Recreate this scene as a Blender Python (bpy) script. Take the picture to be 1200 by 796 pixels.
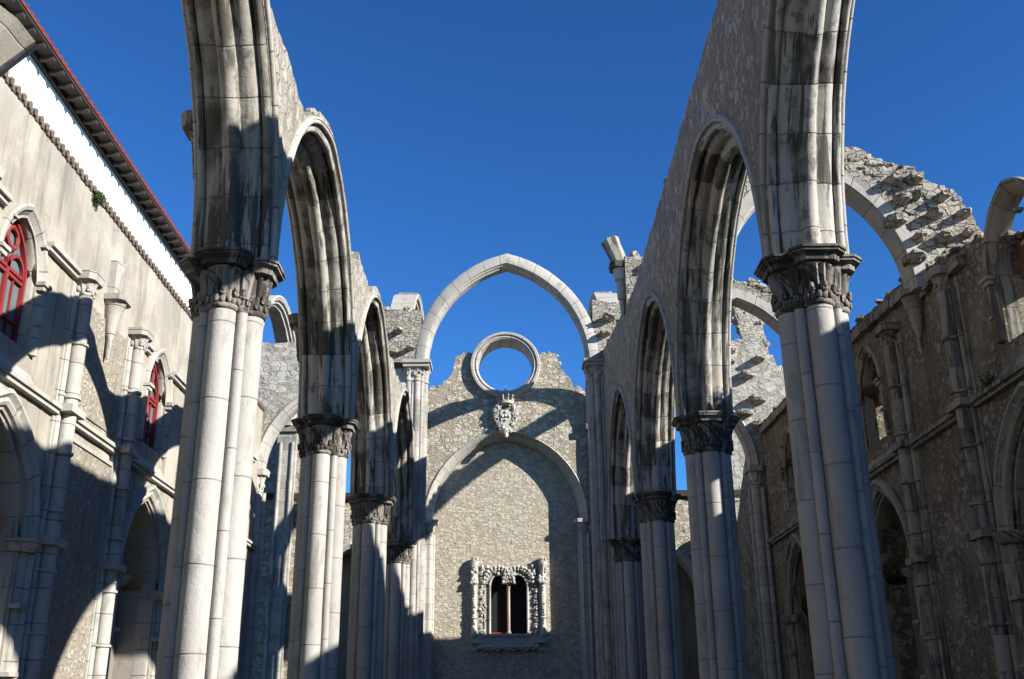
import bpy, math, random
from mathutils import Vector, Matrix, noise
rad = math.radians
random.seed(7)
for o in list(bpy.data.objects): bpy.data.objects.remove(o)
scene = bpy.context.scene
C = scene.collection

# ------------------------------------------------------------------ camera
cd = bpy.data.cameras.new('camera'); cam = bpy.data.objects.new('camera', cd); C.objects.link(cam)
F_PX, TH, YAW, ROLL = 1218.05, .353751, .008486, .009762
cd.sensor_fit = 'HORIZONTAL'; cd.sensor_width = 36; cd.lens = F_PX/1200*36
cd.clip_start = .1; cd.clip_end = 2000
r0 = Vector((math.cos(YAW), -math.sin(YAW), 0)); fh = Vector((math.sin(YAW), math.cos(YAW), 0)); zz = Vector((0, 0, 1))
fw = fh*math.cos(TH) + zz*math.sin(TH); u0 = zz*math.cos(TH) - fh*math.sin(TH)
rv = r0*math.cos(ROLL) - u0*math.sin(ROLL); up = r0*math.sin(ROLL) + u0*math.cos(ROLL)
M = Matrix((rv, up, -fw)).transposed().to_4x4(); M.translation = Vector((0, 0, 1.6))
cam.matrix_world = M
scene.camera = cam

# ------------------------------------------------------------------ light
S = Vector((1, -.54, .52)).normalized()          # towards the sun
elev = math.asin(S.z); azi = math.atan2(S.x, S.y)
w = bpy.data.worlds.new('World'); scene.world = w; w.use_nodes = True
nt = w.node_tree; bg = nt.nodes['Background']
sk = nt.nodes.new('ShaderNodeTexSky'); sk.sky_type = 'NISHITA'; sk.sun_disc = False
sk.sun_elevation = elev; sk.sun_rotation = azi
sk.altitude = 0; sk.air_density = 1.0; sk.dust_density = 0; sk.ozone_density = 8
gm = nt.nodes.new('ShaderNodeGamma'); gm.inputs[1].default_value = 1.38        # the deep polarised blue of the photograph
tn = nt.nodes.new('ShaderNodeMix'); tn.data_type = 'RGBA'; tn.blend_type = 'MULTIPLY'; tn.inputs[0].default_value = 1; tn.inputs[7].default_value = (.74, .96, .94, 1)
nt.links.new(sk.outputs[0], gm.inputs[0]); nt.links.new(gm.outputs[0], tn.inputs[6]); nt.links.new(tn.outputs[2], bg.inputs[0]); bg.inputs[1].default_value = .05
sd = bpy.data.lights.new('sun', 'SUN'); sd.energy = 5.0; sd.angle = rad(.53); sd.color = (1, .965, .905)
sun = bpy.data.objects.new('sun', sd); C.objects.link(sun); sun.rotation_euler = (-S).to_track_quat('-Z', 'Y').to_euler()
scene.view_settings.view_transform = 'Standard'; scene.view_settings.look = 'None'
scene.view_settings.gamma = 1; scene.view_settings.exposure = 1.27
scene.view_settings.use_curve_mapping = False

# ------------------------------------------------------------------ materials
K = .68        # one scale for all the stone colours
def kk(c, k=None): return tuple(x*(K if k is None else k) for x in c)
class NT:
    def __init__(s, name):
        s.m = bpy.data.materials.new(name); s.m.use_nodes = True; s.t = s.m.node_tree
        s.b = s.t.nodes['Principled BSDF']; s.b.inputs['Roughness'].default_value = .9
        s.b.inputs['Specular IOR Level'].default_value = .25
    def n(s, typ, ins=None, **kw):
        nd = s.t.nodes.new(typ)
        for k, v in kw.items(): setattr(nd, k, v)
        for k, v in (ins or {}).items():
            if isinstance(v, bpy.types.NodeSocket): s.t.links.new(v, nd.inputs[k])
            else: nd.inputs[k].default_value = v
        return nd
    def math(s, op, a, b=0.0, c=None, clamp=False):
        ins = {0: a, 1: b}
        if c is not None: ins[2] = c
        return s.n('ShaderNodeMath', ins, operation=op, use_clamp=clamp).outputs[0]
    def mix(s, f, a, b, mode='MIX'):
        nd = s.n('ShaderNodeMix', {}, data_type='RGBA', blend_type=mode)
        for i, v in ((0, f), (6, a), (7, b)):
            if isinstance(v, bpy.types.NodeSocket): s.t.links.new(v, nd.inputs[i])
            elif i == 0: nd.inputs[i].default_value = v
            else: nd.inputs[i].default_value = (*v, 1)
        return nd.outputs[2]
    def ramp(s, v, a, b, lo=0.0, hi=1.0):
        nd = s.n('ShaderNodeMapRange', {0: v, 1: a, 2: b, 3: lo, 4: hi}, interpolation_type='SMOOTHSTEP'); return nd.outputs[0]
    def noise(s, vec, scale, detail=3, rough=.55, out=0):
        return s.n('ShaderNodeTexNoise', {'Vector': vec, 'Scale': scale, 'Detail': detail, 'Roughness': rough}).outputs[out]
    def scale(s, vec, v): return s.n('ShaderNodeVectorMath', {0: vec, 1: v}, operation='MULTIPLY').outputs[0]
    def add(s, a, b): return s.n('ShaderNodeVectorMath', {0: a, 1: b}, operation='ADD').outputs[0]
    def bump(s, h, strength=.5, dist=.05, prev=None):
        ins = {'Height': h, 'Strength': strength, 'Distance': dist}
        if prev is not None: ins['Normal'] = prev
        return s.n('ShaderNodeBump', ins).outputs[0]
    def out(s, col, nrm=None, rough=None):
        if isinstance(col, bpy.types.NodeSocket): s.t.links.new(col, s.b.inputs['Base Color'])
        else: s.b.inputs['Base Color'].default_value = (*col, 1)
        if nrm is not None: s.t.links.new(nrm, s.b.inputs['Normal'])
        if rough is not None: s.b.inputs['Roughness'].default_value = rough
        return s.m

def cut_stone(name, col, dirt, amount, block=.72, across=0, streak=.55, joint=.5, tone=.16, warm=(.42, .33, .22), wamt=.25):
    """dressed stone; UV.x runs along the shaft or the arch, UV.y round its section"""
    col, dirt, warm = kk(col), kk(dirt), kk(warm)
    t = NT(name)
    pos = t.n('ShaderNodeNewGeometry').outputs['Position']
    uv = t.n('ShaderNodeUVMap', uv_map='UVMap').outputs[0]
    sep = t.n('ShaderNodeSeparateXYZ', {0: uv}); u, v = sep.outputs[0], sep.outputs[1]
    rnd = t.n('ShaderNodeObjectInfo').outputs['Random']
    wob = t.math('MULTIPLY', t.noise(pos, 1.3, 1), .05)
    uu = t.math('DIVIDE', t.math('ADD', t.math('ADD', u, wob), t.math('MULTIPLY', rnd, 5)), block)
    fl = t.math('FLOOR', uu); fr = t.math('FRACT', uu)
    jd = t.math('MULTIPLY', t.math('MINIMUM', fr, t.math('SUBTRACT', 1.0, fr)), block)
    jm = t.ramp(jd, .004, .016, 1, 0)
    if across:
        vv = t.math('ADD', t.math('DIVIDE', v, across), t.math('MULTIPLY', fl, .5)); f2 = t.math('FRACT', vv)
        jd2 = t.math('MULTIPLY', t.math('MINIMUM', f2, t.math('SUBTRACT', 1.0, f2)), across)
        jm = t.math('MAXIMUM', jm, t.ramp(jd2, .004, .014, 1, 0)); f3 = t.math('FLOOR', vv)
    else: f3 = 0.0
    wn = t.n('ShaderNodeTexWhiteNoise', {'Vector': t.n('ShaderNodeCombineXYZ', {0: fl, 1: t.math('MULTIPLY', rnd, 37.0), 2: f3}).outputs[0]}, noise_dimensions='3D').outputs[0]
    base = t.mix(t.ramp(t.noise(pos, .8, 4), .35, .7), col, tuple(c*.84 for c in col))
    base = t.mix(t.math('MULTIPLY', wn, tone*2), base, tuple(c*.5 for c in col))
    base = t.mix(t.math('MULTIPLY', t.ramp(t.noise(pos, 2.1, 5, .65), .5, .75), wamt), base, warm)
    fine = t.noise(pos, 45, 3, .7)
    base = t.mix(t.math('MULTIPLY', t.ramp(fine, .5, .8), .25), base, tuple(c*.6 for c in col))
    # dirt that ran down along the mouldings
    sv = t.n('ShaderNodeCombineXYZ', {0: t.math('MULTIPLY', u, .55), 1: t.math('MULTIPLY', v, 5.0), 2: t.math('MULTIPLY', rnd, 19.0)}).outputs[0]
    st = t.math('ADD', t.noise(sv, 1.0, 7, .68), t.math('MULTIPLY', t.math('SUBTRACT', wn, .5), .13))
    pt = t.noise(pos, 1.1, 4, .6)
    dm = t.math('MULTIPLY', t.ramp(st, streak+.02, streak+.075), t.ramp(pt, .33, .52))
    blk = t.math('MULTIPLY', t.ramp(t.noise(t.scale(pos, (1, 1, .5)), 3.4, 6, .7), .54, .64), .7)
    dm = t.math('MULTIPLY', t.math('MAXIMUM', dm, blk), amount, clamp=True)
    c = t.mix(dm, base, dirt)
    c = t.mix(t.math('MULTIPLY', jm, joint), c, (.07, .06, .05))
    h = t.math('ADD', t.math('MULTIPLY', fine, .35), t.math('MULTIPLY', t.noise(pos, 7, 4, .65), .8))
    h = t.math('SUBTRACT', h, t.math('MULTIPLY', jm, 1.2))
    return t.out(c, t.bump(h, .55, .025))

def rubble(name, stone, mortar, scale=3.2, flat=1.55, cover=.0, mort=(.035, .09), bump=.9, tone=.5, stain=.35, staincol=(.06, .055, .045), edge=.07, patch=None):
    stone, mortar, staincol = kk(stone), kk(mortar), kk(staincol)
    if patch: patch = kk(patch)
    t = NT(name)
    pos = t.n('ShaderNodeNewGeometry').outputs['Position']
    dv = t.n('ShaderNodeVectorMath', {0: t.noise(pos, 3.1, 3, out=1), 1: (.5, .5, .5)}, operation='SUBTRACT').outputs[0]
    p = t.add(pos, t.scale(dv, (.22, .22, .16)))
    p = t.scale(p, (1, 1, flat))
    vr = t.n('ShaderNodeTexVoronoi', {'Vector': p, 'Scale': scale, 'Randomness': .85}, feature='DISTANCE_TO_EDGE').outputs['Distance']
    vc = t.n('ShaderNodeTexVoronoi', {'Vector': p, 'Scale': scale, 'Randomness': .85}, feature='F1').outputs['Color']
    sp = t.n('ShaderNodeSeparateColor', {0: vc})
    vr = t.math('ADD', vr, t.math('MULTIPLY', t.math('SUBTRACT', t.noise(pos, 14, 4, .7), .5), .11))
    m = t.ramp(vr, mort[0], mort[1])
    p2 = t.add(t.scale(p, (1.0, 1.0, 1.1)), (7.3, 2.1, 4.4))
    v2 = t.n('ShaderNodeTexVoronoi', {'Vector': p2, 'Scale': scale*2.3, 'Randomness': 1.0}, feature='DISTANCE_TO_EDGE').outputs['Distance']
    c2 = t.n('ShaderNodeSeparateColor', {0: t.n('ShaderNodeTexVoronoi', {'Vector': p2, 'Scale': scale*2.3, 'Randomness': 1.0}, feature='F1').outputs['Color']})
    m2 = t.math('MULTIPLY', t.ramp(v2, mort[0]+.03, mort[1]+.05), t.ramp(c2.outputs[0], .62, .7))
    if cover:
        big = t.noise(pos, .55, 3)
        keep = t.ramp(t.math('ADD', sp.outputs[0], t.math('MULTIPLY', t.math('SUBTRACT', big, .5), 1.4)), cover-.04, cover+.04)
        m = t.math('MULTIPLY', m, keep)
    fine = t.noise(pos, 26, 5, .7)
    st = t.mix(t.math('MULTIPLY', sp.outputs[1], tone), stone, tuple(c*.42 for c in stone))
    st = t.mix(t.math('MULTIPLY', t.ramp(sp.outputs[2], .75, .9), .35), st, (.42, .29, .17))
    st = t.mix(t.math('MULTIPLY', t.ramp(fine, .48, .72), .35), st, tuple(c*.5 for c in stone))
    mo = t.mix(t.ramp(t.noise(pos, 9, 4, .7), .35, .7), mortar, tuple(c*.62 for c in mortar))
    mo = t.mix(t.math('MULTIPLY', m2, .75), mo, t.mix(t.math('MULTIPLY', c2.outputs[1], tone*1.2), stone, tuple(c*.4 for c in stone)))
    if patch: mo = t.mix(t.ramp(t.noise(pos, .7, 4, .6), .5, .62), mo, patch)
    c = t.mix(m, mo, st)
    sv = t.noise(t.scale(pos, (1.4, 1.4, .3)), 1.2, 5, .65)
    c = t.mix(t.math('MULTIPLY', t.ramp(sv, .5, .68), stain), c, staincol)
    cr = t.ramp(vr, .0, .03, 1, 0)
    if not cover: c = t.mix(t.math('MULTIPLY', t.math('MULTIPLY', cr, t.ramp(t.noise(pos, 2.7, 3), .42, .6)), .6), c, (.06, .055, .045))
    h = t.math('ADD', t.math('MULTIPLY', t.math('MAXIMUM', m, t.math('MULTIPLY', m2, .6)), t.math('ADD', t.math('MULTIPLY', sp.outputs[1], .8), .6)), t.math('MULTIPLY', fine, .45))
    h = t.math('ADD', h, t.math('MULTIPLY', t.noise(pos, 5, 4, .65), .8))
    return t.out(c, t.bump(h, bump, edge))

def plaster(name, col, stain=.4, bump=.4, staincol=(.16, .14, .11), warm=(.4, .33, .24)):
    col, staincol, warm = kk(col), kk(staincol), kk(warm)
    t = NT(name)
    pos = t.n('ShaderNodeNewGeometry').outputs['Position']
    c = t.mix(t.ramp(t.noise(pos, .6, 5, .6), .35, .65), col, tuple(x*.72 for x in col))
    c = t.mix(t.math('MULTIPLY', t.ramp(t.noise(pos, 2.4, 5, .65), .52, .7), .4), c, warm)
    sv = t.noise(t.scale(pos, (1.7, 1.7, .28)), 1.3, 6, .65)
    c = t.mix(t.math('MULTIPLY', t.ramp(sv, .48, .68), stain), c, staincol)
    cw = t.noise(t.add(pos, t.scale(t.noise(pos, 2.2, 3, out=1), (.5, .5, .5))), .75, 2, .5)
    ck = t.math('MULTIPLY', t.ramp(t.math('ABSOLUTE', t.math('SUBTRACT', cw, .5)), .0, .007, 1, 0), t.ramp(t.noise(pos, 1.1, 2), .45, .6))
    c = t.mix(t.math('MULTIPLY', ck, .5), c, staincol)
    pk = t.ramp(t.noise(pos, 1.0, 7, .72), .56, .6)
    c = t.mix(t.math('MULTIPLY', pk, .35), c, tuple(x*.62 for x in col))
    fn = t.noise(pos, 30, 4, .7)
    c = t.mix(t.math('MULTIPLY', t.ramp(fn, .5, .75), .3), c, tuple(x*.6 for x in col))
    h = t.math('ADD', t.math('MULTIPLY', fn, .4), t.noise(pos, 3.5, 5, .6))
    return t.out(c, t.bump(h, bump, .05))

def plain(name, col, rough=.8, var=.2):
    t = NT(name)
    pos = t.n('ShaderNodeNewGeometry').outputs['Position']
    n = t.noise(pos, 6, 4, .6)
    c = t.mix(t.math('MULTIPLY', t.ramp(n, .4, .7), var), col, tuple(x*.4 for x in col))
    return t.out(c, t.bump(t.noise(pos, 30, 3), .15, .01), rough)

def paving(name):
    t = NT(name)
    pos = t.n('ShaderNodeNewGeometry').outputs['Position']
    b = t.n('ShaderNodeTexBrick', {'Vector': pos, 'Color1': (.24, .21, .165, 1), 'Color2': (.2, .18, .14, 1), 'Mortar': (.12, .11, .09, 1), 'Scale': 1.2, 'Mortar Size': .012})
    c = t.mix(t.math('MULTIPLY', t.ramp(t.noise(pos, .5, 5), .4, .7), .5), b.outputs[0], (.14, .125, .09))
    return t.out(c, t.bump(t.noise(pos, 12, 4), .3, .02))

M_SHAFT = cut_stone('pale_limestone_drums', (.50, .475, .432), (.15, .135, .115), .42, 1.0, streak=.6, joint=.32, tone=.05, wamt=.18)
M_ARCH = cut_stone('streaked_limestone_voussoirs', (.56, .52, .45), (.075, .064, .048), .9, .62, streak=.46, joint=.45, tone=.22, warm=(.36, .26, .16), wamt=.35)
M_HOOD = cut_stone('pale_hood_voussoirs', (.53, .50, .44), (.14, .12, .09), .55, .62, streak=.55, joint=.6, tone=.15)
M_CAP = cut_stone('sooty_carved_limestone', (.30, .27, .23), (.05, .043, .035), .92, 9, streak=.43, joint=0, tone=0)
M_CLEAN = cut_stone('light_cut_stone', (.54, .51, .45), (.17, .15, .12), .5, .6, streak=.58, joint=.6, tone=.12)
M_CROSS = cut_stone('mottled_pier_stone', (.53, .50, .44), (.12, .105, .085), .6, .55, streak=.55, joint=.35, tone=.26)
M_CARVE = cut_stone('carved_pale_stone', (.56, .53, .46), (.12, .1, .08), .5, 9, streak=.55, joint=0, tone=0)
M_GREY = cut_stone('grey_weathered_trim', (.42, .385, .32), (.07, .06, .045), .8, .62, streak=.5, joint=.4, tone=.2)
M_RUB_R = rubble('grey_brown_rubble_with_scattered_stones', (.62, .55, .44), (.39, .315, .215), 4.6, .8, cover=.6, bump=.8, tone=.35, stain=.3)
M_RUB_L = rubble('pale_lichen_rubble', (.52, .49, .43), (.40, .365, .30), 5.0, .9, cover=.55, mort=(.04, .14), bump=.6, tone=.3, stain=.5, staincol=(.15, .14, .11))
M_RUB_D = rubble('sunlit_ragged_rubble', (.55, .51, .43), (.37, .32, .245), 4.4, 1.5, mort=(.02, .09), cover=.12, bump=1.0, tone=.5, stain=.25)
M_RUB_B = rubble('end_wall_rubble', (.64, .585, .475), (.43, .37, .27), 4.3, 1.6, mort=(.03, .13), cover=.5, bump=.6, tone=.32, stain=.3, staincol=(.17, .15, .12))
M_RUB_N = rubble('fine_rubble_infill', (.66, .605, .485), (.52, .455, .34), 5.4, 2.0, mort=(.03, .14), cover=.5, bump=.45, tone=.28, stain=.12, staincol=(.22, .19, .14))
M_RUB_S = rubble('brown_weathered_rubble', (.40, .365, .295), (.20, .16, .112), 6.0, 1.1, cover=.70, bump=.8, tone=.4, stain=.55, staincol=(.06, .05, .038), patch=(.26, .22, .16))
M_BLOCK = rubble('squared_block_masonry', (.56, .53, .47), (.42, .385, .32), 3.4, 1.7, mort=(.0, .07), cover=.4, bump=.6, tone=.3, stain=.45)
M_PLAST = plaster('stained_cream_render', (.50, .455, .375), .6)
M_PANEL = rubble('pitted_render_with_stones', (.52, .48, .41), (.40, .35, .27), 8.5, 1.0, cover=.5, mort=(.06, .2), bump=.6, tone=.25, stain=.35, staincol=(.14, .12, .1))
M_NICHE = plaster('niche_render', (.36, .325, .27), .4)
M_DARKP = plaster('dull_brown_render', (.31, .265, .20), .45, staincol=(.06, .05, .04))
M_WHITE = plain('white_limewash', (.86, .86, .84), .8, .03)
M_RED = plain('red_painted_metal', (.19, .024, .024), .6, .15)
M_TILE = plain('terracotta_tiles', (.15, .035, .024), .8, .5)
M_OLDT = plain('weathered_roof_tiles', (.14, .105, .08), .9, .5)
M_EAVE = plain('dark_eave_timber', (.035, .028, .024), .8, .3)
M_GLASS = plain('window_glass', (.10, .135, .14), .12, .3)
M_DARK = plain('dark_interior', (.012, .012, .014), .9, .1)
M_LEAF = plain('leaf', (.06, .09, .03), .7, .4)
M_GROUND = paving('paving')
M_BRICK = rubble('old_brick', (.33, .14, .08), (.3, .25, .19), 7, 3.2, mort=(.02, .06), bump=.6, tone=.4, stain=.4)

# ------------------------------------------------------------------ mesh helpers
class MB:
    def __init__(s, er=.0, soft=0): s.soft = soft; s.v = []; s.f = []; s.uv = []; s.er = er; s.mi = []
    def vert(s, p, u=(0, 0)):
        if s.er:
            q = Vector(p); d = noise.noise_vector(q*2.3)*s.er + noise.noise_vector(q*7.1)*s.er*.6; p = (p[0]+d.x, p[1]+d.y, p[2]+d.z)
        s.v.append(tuple(p)); s.uv.append(u); return len(s.v)-1
    def face(s, *i): s.f.append(tuple(i))
    def box(s, x0, x1, y0, y1, z0, z1, jit=0):
        j = lambda: random.uniform(-jit, jit) if jit else 0
        ids = [s.vert((x+j(), y+j(), z+j()), (z, x+y)) for z in (z0, z1) for y in (y0, y1) for x in (x0, x1)]
        for a, b, c, d in ((0, 2, 3, 1), (4, 5, 7, 6), (0, 1, 5, 4), (2, 6, 7, 3), (0, 4, 6, 2), (1, 3, 7, 5)): s.face(ids[a], ids[b], ids[c], ids[d])
    def cyl(s, x, y, z0, z1, r0, r1=None, n=20, seg=1, a0=0, a1=math.tau, cap=True):
        r1 = r0 if r1 is None else r1
        s.lathe(x, y, [(r0+(r1-r0)*k/seg, z0+(z1-z0)*k/seg) for k in range(seg+1)], n, cap=cap)
    def lathe(s, x, y, prof, n=20, mod=None, cap=True):
        rows = []
        for r, z in prof:
            rows.append([s.vert((x+(r*(mod(k/n*math.tau, z) if mod else 1))*math.cos(k/n*math.tau), y+(r*(mod(k/n*math.tau, z) if mod else 1))*math.sin(k/n*math.tau), z), (z, k/n*math.tau*max(r, .02))) for k in range(n)])
        for i in range(len(rows)-1):
            for k in range(n): s.face(rows[i][k], rows[i][(k+1) % n], rows[i+1][(k+1) % n], rows[i+1][k])
        if cap: s.face(*rows[0][::-1]); s.face(*rows[-1])
    def prism(s, pts, z0, z1, top=1.0, cx=0, cy=0):
        n = len(pts)
        a = [s.vert((p[0], p[1], z0), (z0, k*.2)) for k, p in enumerate(pts)]
        b = [s.vert((cx+(p[0]-cx)*top, cy+(p[1]-cy)*top, z1), (z1, k*.2)) for k, p in enumerate(pts)]
        for k in range(n): s.face(a[k], a[(k+1) % n], b[(k+1) % n], b[k])
        s.face(*a[::-1]); s.face(*b)
    def rock(s, p, sx, sy, sz, rot=0, n=7, m=5):
        sd = Vector((random.random()*90, random.random()*90, random.random()*90)); rows = []
        cr, sr = math.cos(rot), math.sin(rot)
        for i in range(m+1):
            th = math.pi*i/m; row = []
            for k in range(n):
                ph = math.tau*k/n
                d = Vector((math.sin(th)*math.cos(ph), math.sin(th)*math.sin(ph), math.cos(th)))
                mx = max(abs(d.x), abs(d.y), abs(d.z)); d = d*(.55+.45/mx) if not s.soft else d*1.05
                d *= 1+.32*noise.noise(d*1.7+sd)
                x, y = d.x*sx, d.y*sy
                row.append(s.vert((p[0]+x*cr-y*sr, p[1]+x*sr+y*cr, p[2]+d.z*sz), (d.z, ph*.1)))
            rows.append(row)
        for i in range(m):
            for k in range(n): s.face(rows[i][k], rows[i+1][k], rows[i+1][(k+1) % n], rows[i][(k+1) % n])
    def tube(s, pts, r, n=8, r1=None):
        rows = []; L = 0
        for i, p in enumerate(pts):
            p = Vector(p); d = (Vector(pts[min(i+1, len(pts)-1)])-Vector(pts[max(i-1, 0)])).normalized()
            if i: L += (p-Vector(pts[i-1])).length
            a = d.cross(Vector((0, 0, 1)) if abs(d.z) < .9 else Vector((1, 0, 0))).normalized(); b = d.cross(a)
            rr = r if r1 is None else r+(r1-r)*i/(len(pts)-1)
            rows.append([s.vert(p+(a*math.cos(k/n*math.tau)+b*math.sin(k/n*math.tau))*rr, (L, k*r*.8)) for k in range(n)])
        for i in range(len(rows)-1):
            for k in range(n): s.face(rows[i][k], rows[i][(k+1) % n], rows[i+1][(k+1) % n], rows[i+1][k])
        s.face(*rows[0][::-1]); s.face(*rows[-1])
    def band(s, axis, p0, p1, a0, a1, fb, ft, n, nz=1):
        """a slab of wall standing on its curve fb and cut off at ft, from a0 to a1 along the axis, thick from p0 to p1"""
        fb2 = fb if callable(fb) else (lambda a: fb); ft2 = ft if callable(ft) else (lambda a: ft)
        P = (lambda a, p, z: (p, a, z)) if axis == 'Y' else (lambda a, p, z: (a, p, z))
        rows = []
        for i in range(n+1):
            a = a0+(a1-a0)*i/n; zb = fb2(a); zt = ft2(a)
            rows.append([[s.vert(P(a, p, zb+(zt-zb)*k/nz), (zb+(zt-zb)*k/nz, a)) for k in range(nz+1)] for p in (p0, p1)])
        for i in range(n):
            A, B = rows[i], rows[i+1]
            for k in range(nz):
                s.face(A[0][k], B[0][k], B[0][k+1], A[0][k+1]); s.face(A[1][k], A[1][k+1], B[1][k+1], B[1][k])
            s.face(A[0][nz], B[0][nz], B[1][nz], A[1][nz]); s.face(A[0][0], A[1][0], B[1][0], B[0][0])
        for R in (rows[0], rows[-1]):
            for k in range(nz): s.face(R[0][k], R[0][k+1], R[1][k+1], R[1][k])

class Arch:
    def __init__(s, axis, mid, plane, zs, half, rise):
        s.axis, s.mid, s.pl, s.zs, s.s = axis, mid, plane, zs, half
        s.R = (half**2+rise**2)/(2*half); s.c = s.R-half
        s.dir = 1
    def pt(s, t, r, f, side):
        Rr = s.R+r; pm = math.acos(max(-1, min(1, s.c/Rr))) ; ph = pm*f
        a = s.mid+side*(-s.c+Rr*math.cos(ph)); z = s.zs+Rr*math.sin(ph)
        return (s.pl+t, a, z) if s.axis == 'Y' else (a, s.pl+t, z)
    def z_at(s, a, r):
        d = abs(a-s.mid)+s.c; Rr = s.R+r
        return s.zs+math.sqrt(max(0, Rr*Rr-d*d)) if d < Rr else s.zs
    def sweep(s, m, prof, seg=22, sides=(1, -1), f0=0, f1=1, down=0, closed=True):
        for side in sides:
            rows = []
            fs = [f0+(f1-f0)*k/seg for k in range(seg+1)]
            if down: fs = [-1]+fs
            acc = [0]
            for q, (t, r) in enumerate(prof):
                if q: acc.append(acc[-1]+math.hypot(t-prof[q-1][0], r-prof[q-1][1]))
            for f in fs:
                row = []
                for q, (t, r) in enumerate(prof):
                    if f < 0: p = list(s.pt(t, r, 0, side)); p[2] -= down; L = -down
                    else: p = s.pt(t, r, f, side); L = f*s.R*math.acos(s.c/s.R)
                    row.append(m.vert(p, (L*1.0+(40 if side < 0 else 0), acc[q])))
                rows.append(row)
            n = len(prof)
            for i in range(len(rows)-1):
                for k in range(n if closed else n-1): m.face(rows[i][k], rows[i][(k+1) % n], rows[i+1][(k+1) % n], rows[i+1][k])
            if closed:
                m.face(*rows[0][::-1]); m.face(*rows[-1])

def arc2(cx, cy, r, a0, a1, n):
    return [(cx+r*math.cos(rad(a0+(a1-a0)*k/n)), cy+r*math.sin(rad(a0+(a1-a0)*k/n))) for k in range(n+1)]

ROOT = {}
def obj(name, m, mat, parent=None, smooth=35):
    me = bpy.data.meshes.new(name)
    off = Vector((0, 0, 0)); q = parent
    while q is not None: off += Vector(q.location); q = q.parent
    me.from_pydata([(v[0]-off.x, v[1]-off.y, v[2]-off.z) for v in m.v], [], m.f)
    me.materials.append(mat)
    ul = me.uv_layers.new(name='UVMap')
    vi = [0]*len(me.loops); me.loops.foreach_get('vertex_index', vi)
    flat = []
    for i in vi: flat.extend(m.uv[i])
    ul.data.foreach_set('uv', flat)
    if smooth:
        me.shade_smooth(); me.set_sharp_from_angle(angle=rad(smooth))
    import bmesh
    bm = bmesh.new(); bm.from_mesh(me); bmesh.ops.recalc_face_normals(bm, faces=bm.faces); bm.to_mesh(me); bm.free()
    o = bpy.data.objects.new(name, me); C.objects.link(o)
    if parent is not None: o.parent = parent
    return o
def tag(o, label, cat, group=None):
    o['label'] = label; o['category'] = cat; o['kind'] = 'thing'
    if group: o['group'] = group
    return o
def thing(name, label, cat, loc=(0, 0, 0), group=None):
    o = bpy.data.objects.new(name, None); C.objects.link(o); o.location = loc; o.empty_display_size = .3
    return tag(o, label, cat, group)
def dup(root, loc, label, group=None):
    def cp(o, par):
        c = o.copy(); C.objects.link(c); c.parent = par
        for ch in [q for q in bpy.data.objects if q.parent is o]: cp(ch, c)
        return c
    r = cp(root, None); r.location = loc; r['label'] = label
    if group: r['group'] = group
    return r
def bumps(seed, amp, fr=1.3):
    return lambda a: amp*(noise.noise(Vector((a*fr, seed, 0)))*1.2 + .6*noise.noise(Vector((a*fr*3.3, seed+9, 0))))
def steps(seed, amp, wd=.38):
    def f(a):
        k = math.floor(a/wd+.37*seed); rr = random.Random(k*7919+seed*13); return rr.uniform(-amp, amp)
    return f

# ------------------------------------------------------------------ ground
m = MB(); m.box(-400, 400, -400, 400, -1, 0); g = obj('ground', m, M_GROUND, smooth=0); g['kind'] = 'structure'

# ------------------------------------------------------------------ plan
XL, XR = -3.56, 4.02            # arcade centre lines
ROWS = [-2.4, 5.1, 12.55, 20.05, 27.45, 34.66]
ZC = 7.25                       # top of the pillar capitals
NAMES = ['', '', 'nearest', 'second', 'third', 'farthest']

# ------------------------------------------------------------------ pillars
LOBE, LR = .285, .172
def capital(m, x, y, r, zt, zb, n=36, flare=1.55, leaves=7):
    h = zt-zb
    def mod(a, z):
        k = (z-zb)/h
        return 1+(.13*math.cos(a*(14 if n > 40 else 8)) if .40 < k < .94 else 0)
    prof = [(r*1.0, zb-.02), (r*1.16, zb), (r*1.2, zb+.03), (r*1.13, zb+.06), (r*1.02, zb+.075), (r*1.04, zb+h*.2), (r*1.08, zb+h*.42), (r*1.12, zb+h*.45)]
    prof += [(r*(1.12+(flare-1.12)*q**1.7), zb+h*(.45+.48*q)) for q in (.15, .3, .5, .7, .85, 1)]
    prof += [(r*flare*1.06, zb+h*.95), (r*flare*1.06, zt)]
    m.lathe(x, y, prof, n, mod)
    for k in range(leaves):
        a = k/leaves*math.tau+.2; rr = r*1.3
        m.rock((x+rr*math.cos(a), y+rr*math.sin(a), zb+h*.42), .035, .03, .05, a, 6, 4); m.rock((x+rr*1.02*math.cos(a), y+rr*1.02*math.sin(a), zb+h*.33), .02, .045, .03, a, 6, 4)
        m.rock((x+(rr-.035)*math.cos(a), y+(rr-.035)*math.sin(a), zb+h*.22), .025, .035, .08, a, 6, 4)
        a += math.pi/leaves
        m.rock((x+rr*.93*math.cos(a), y+rr*.93*math.sin(a), zb+h*.2), .03, .035, .05, a, 6, 4)
def octo(x, y, hw, cut):
    return [(x+hw, y-cut), (x+hw, y+cut), (x+cut, y+hw), (x-cut, y+hw), (x-hw, y+cut), (x-hw, y-cut), (x-cut, y-hw), (x+cut, y-hw)]
def abacus(m, x, y, zt, h=.17, hw=.345):
    m.prism(octo(x, y, hw*.80, hw*.52), zt-h, zt-h*.55, 1.02, x, y)
    m.prism(octo(x, y, hw*.86, hw*.56), zt-h*.549, zt-h*.42, 1.10, x, y)
    m.prism(octo(x, y, hw*1.0, hw*.64), zt-h*.419, zt-h*.2, 1.0, x, y)
    m.prism(octo(x, y, hw*1.06, hw*.68), zt-h*.199, zt, 1.0, x, y)

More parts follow.
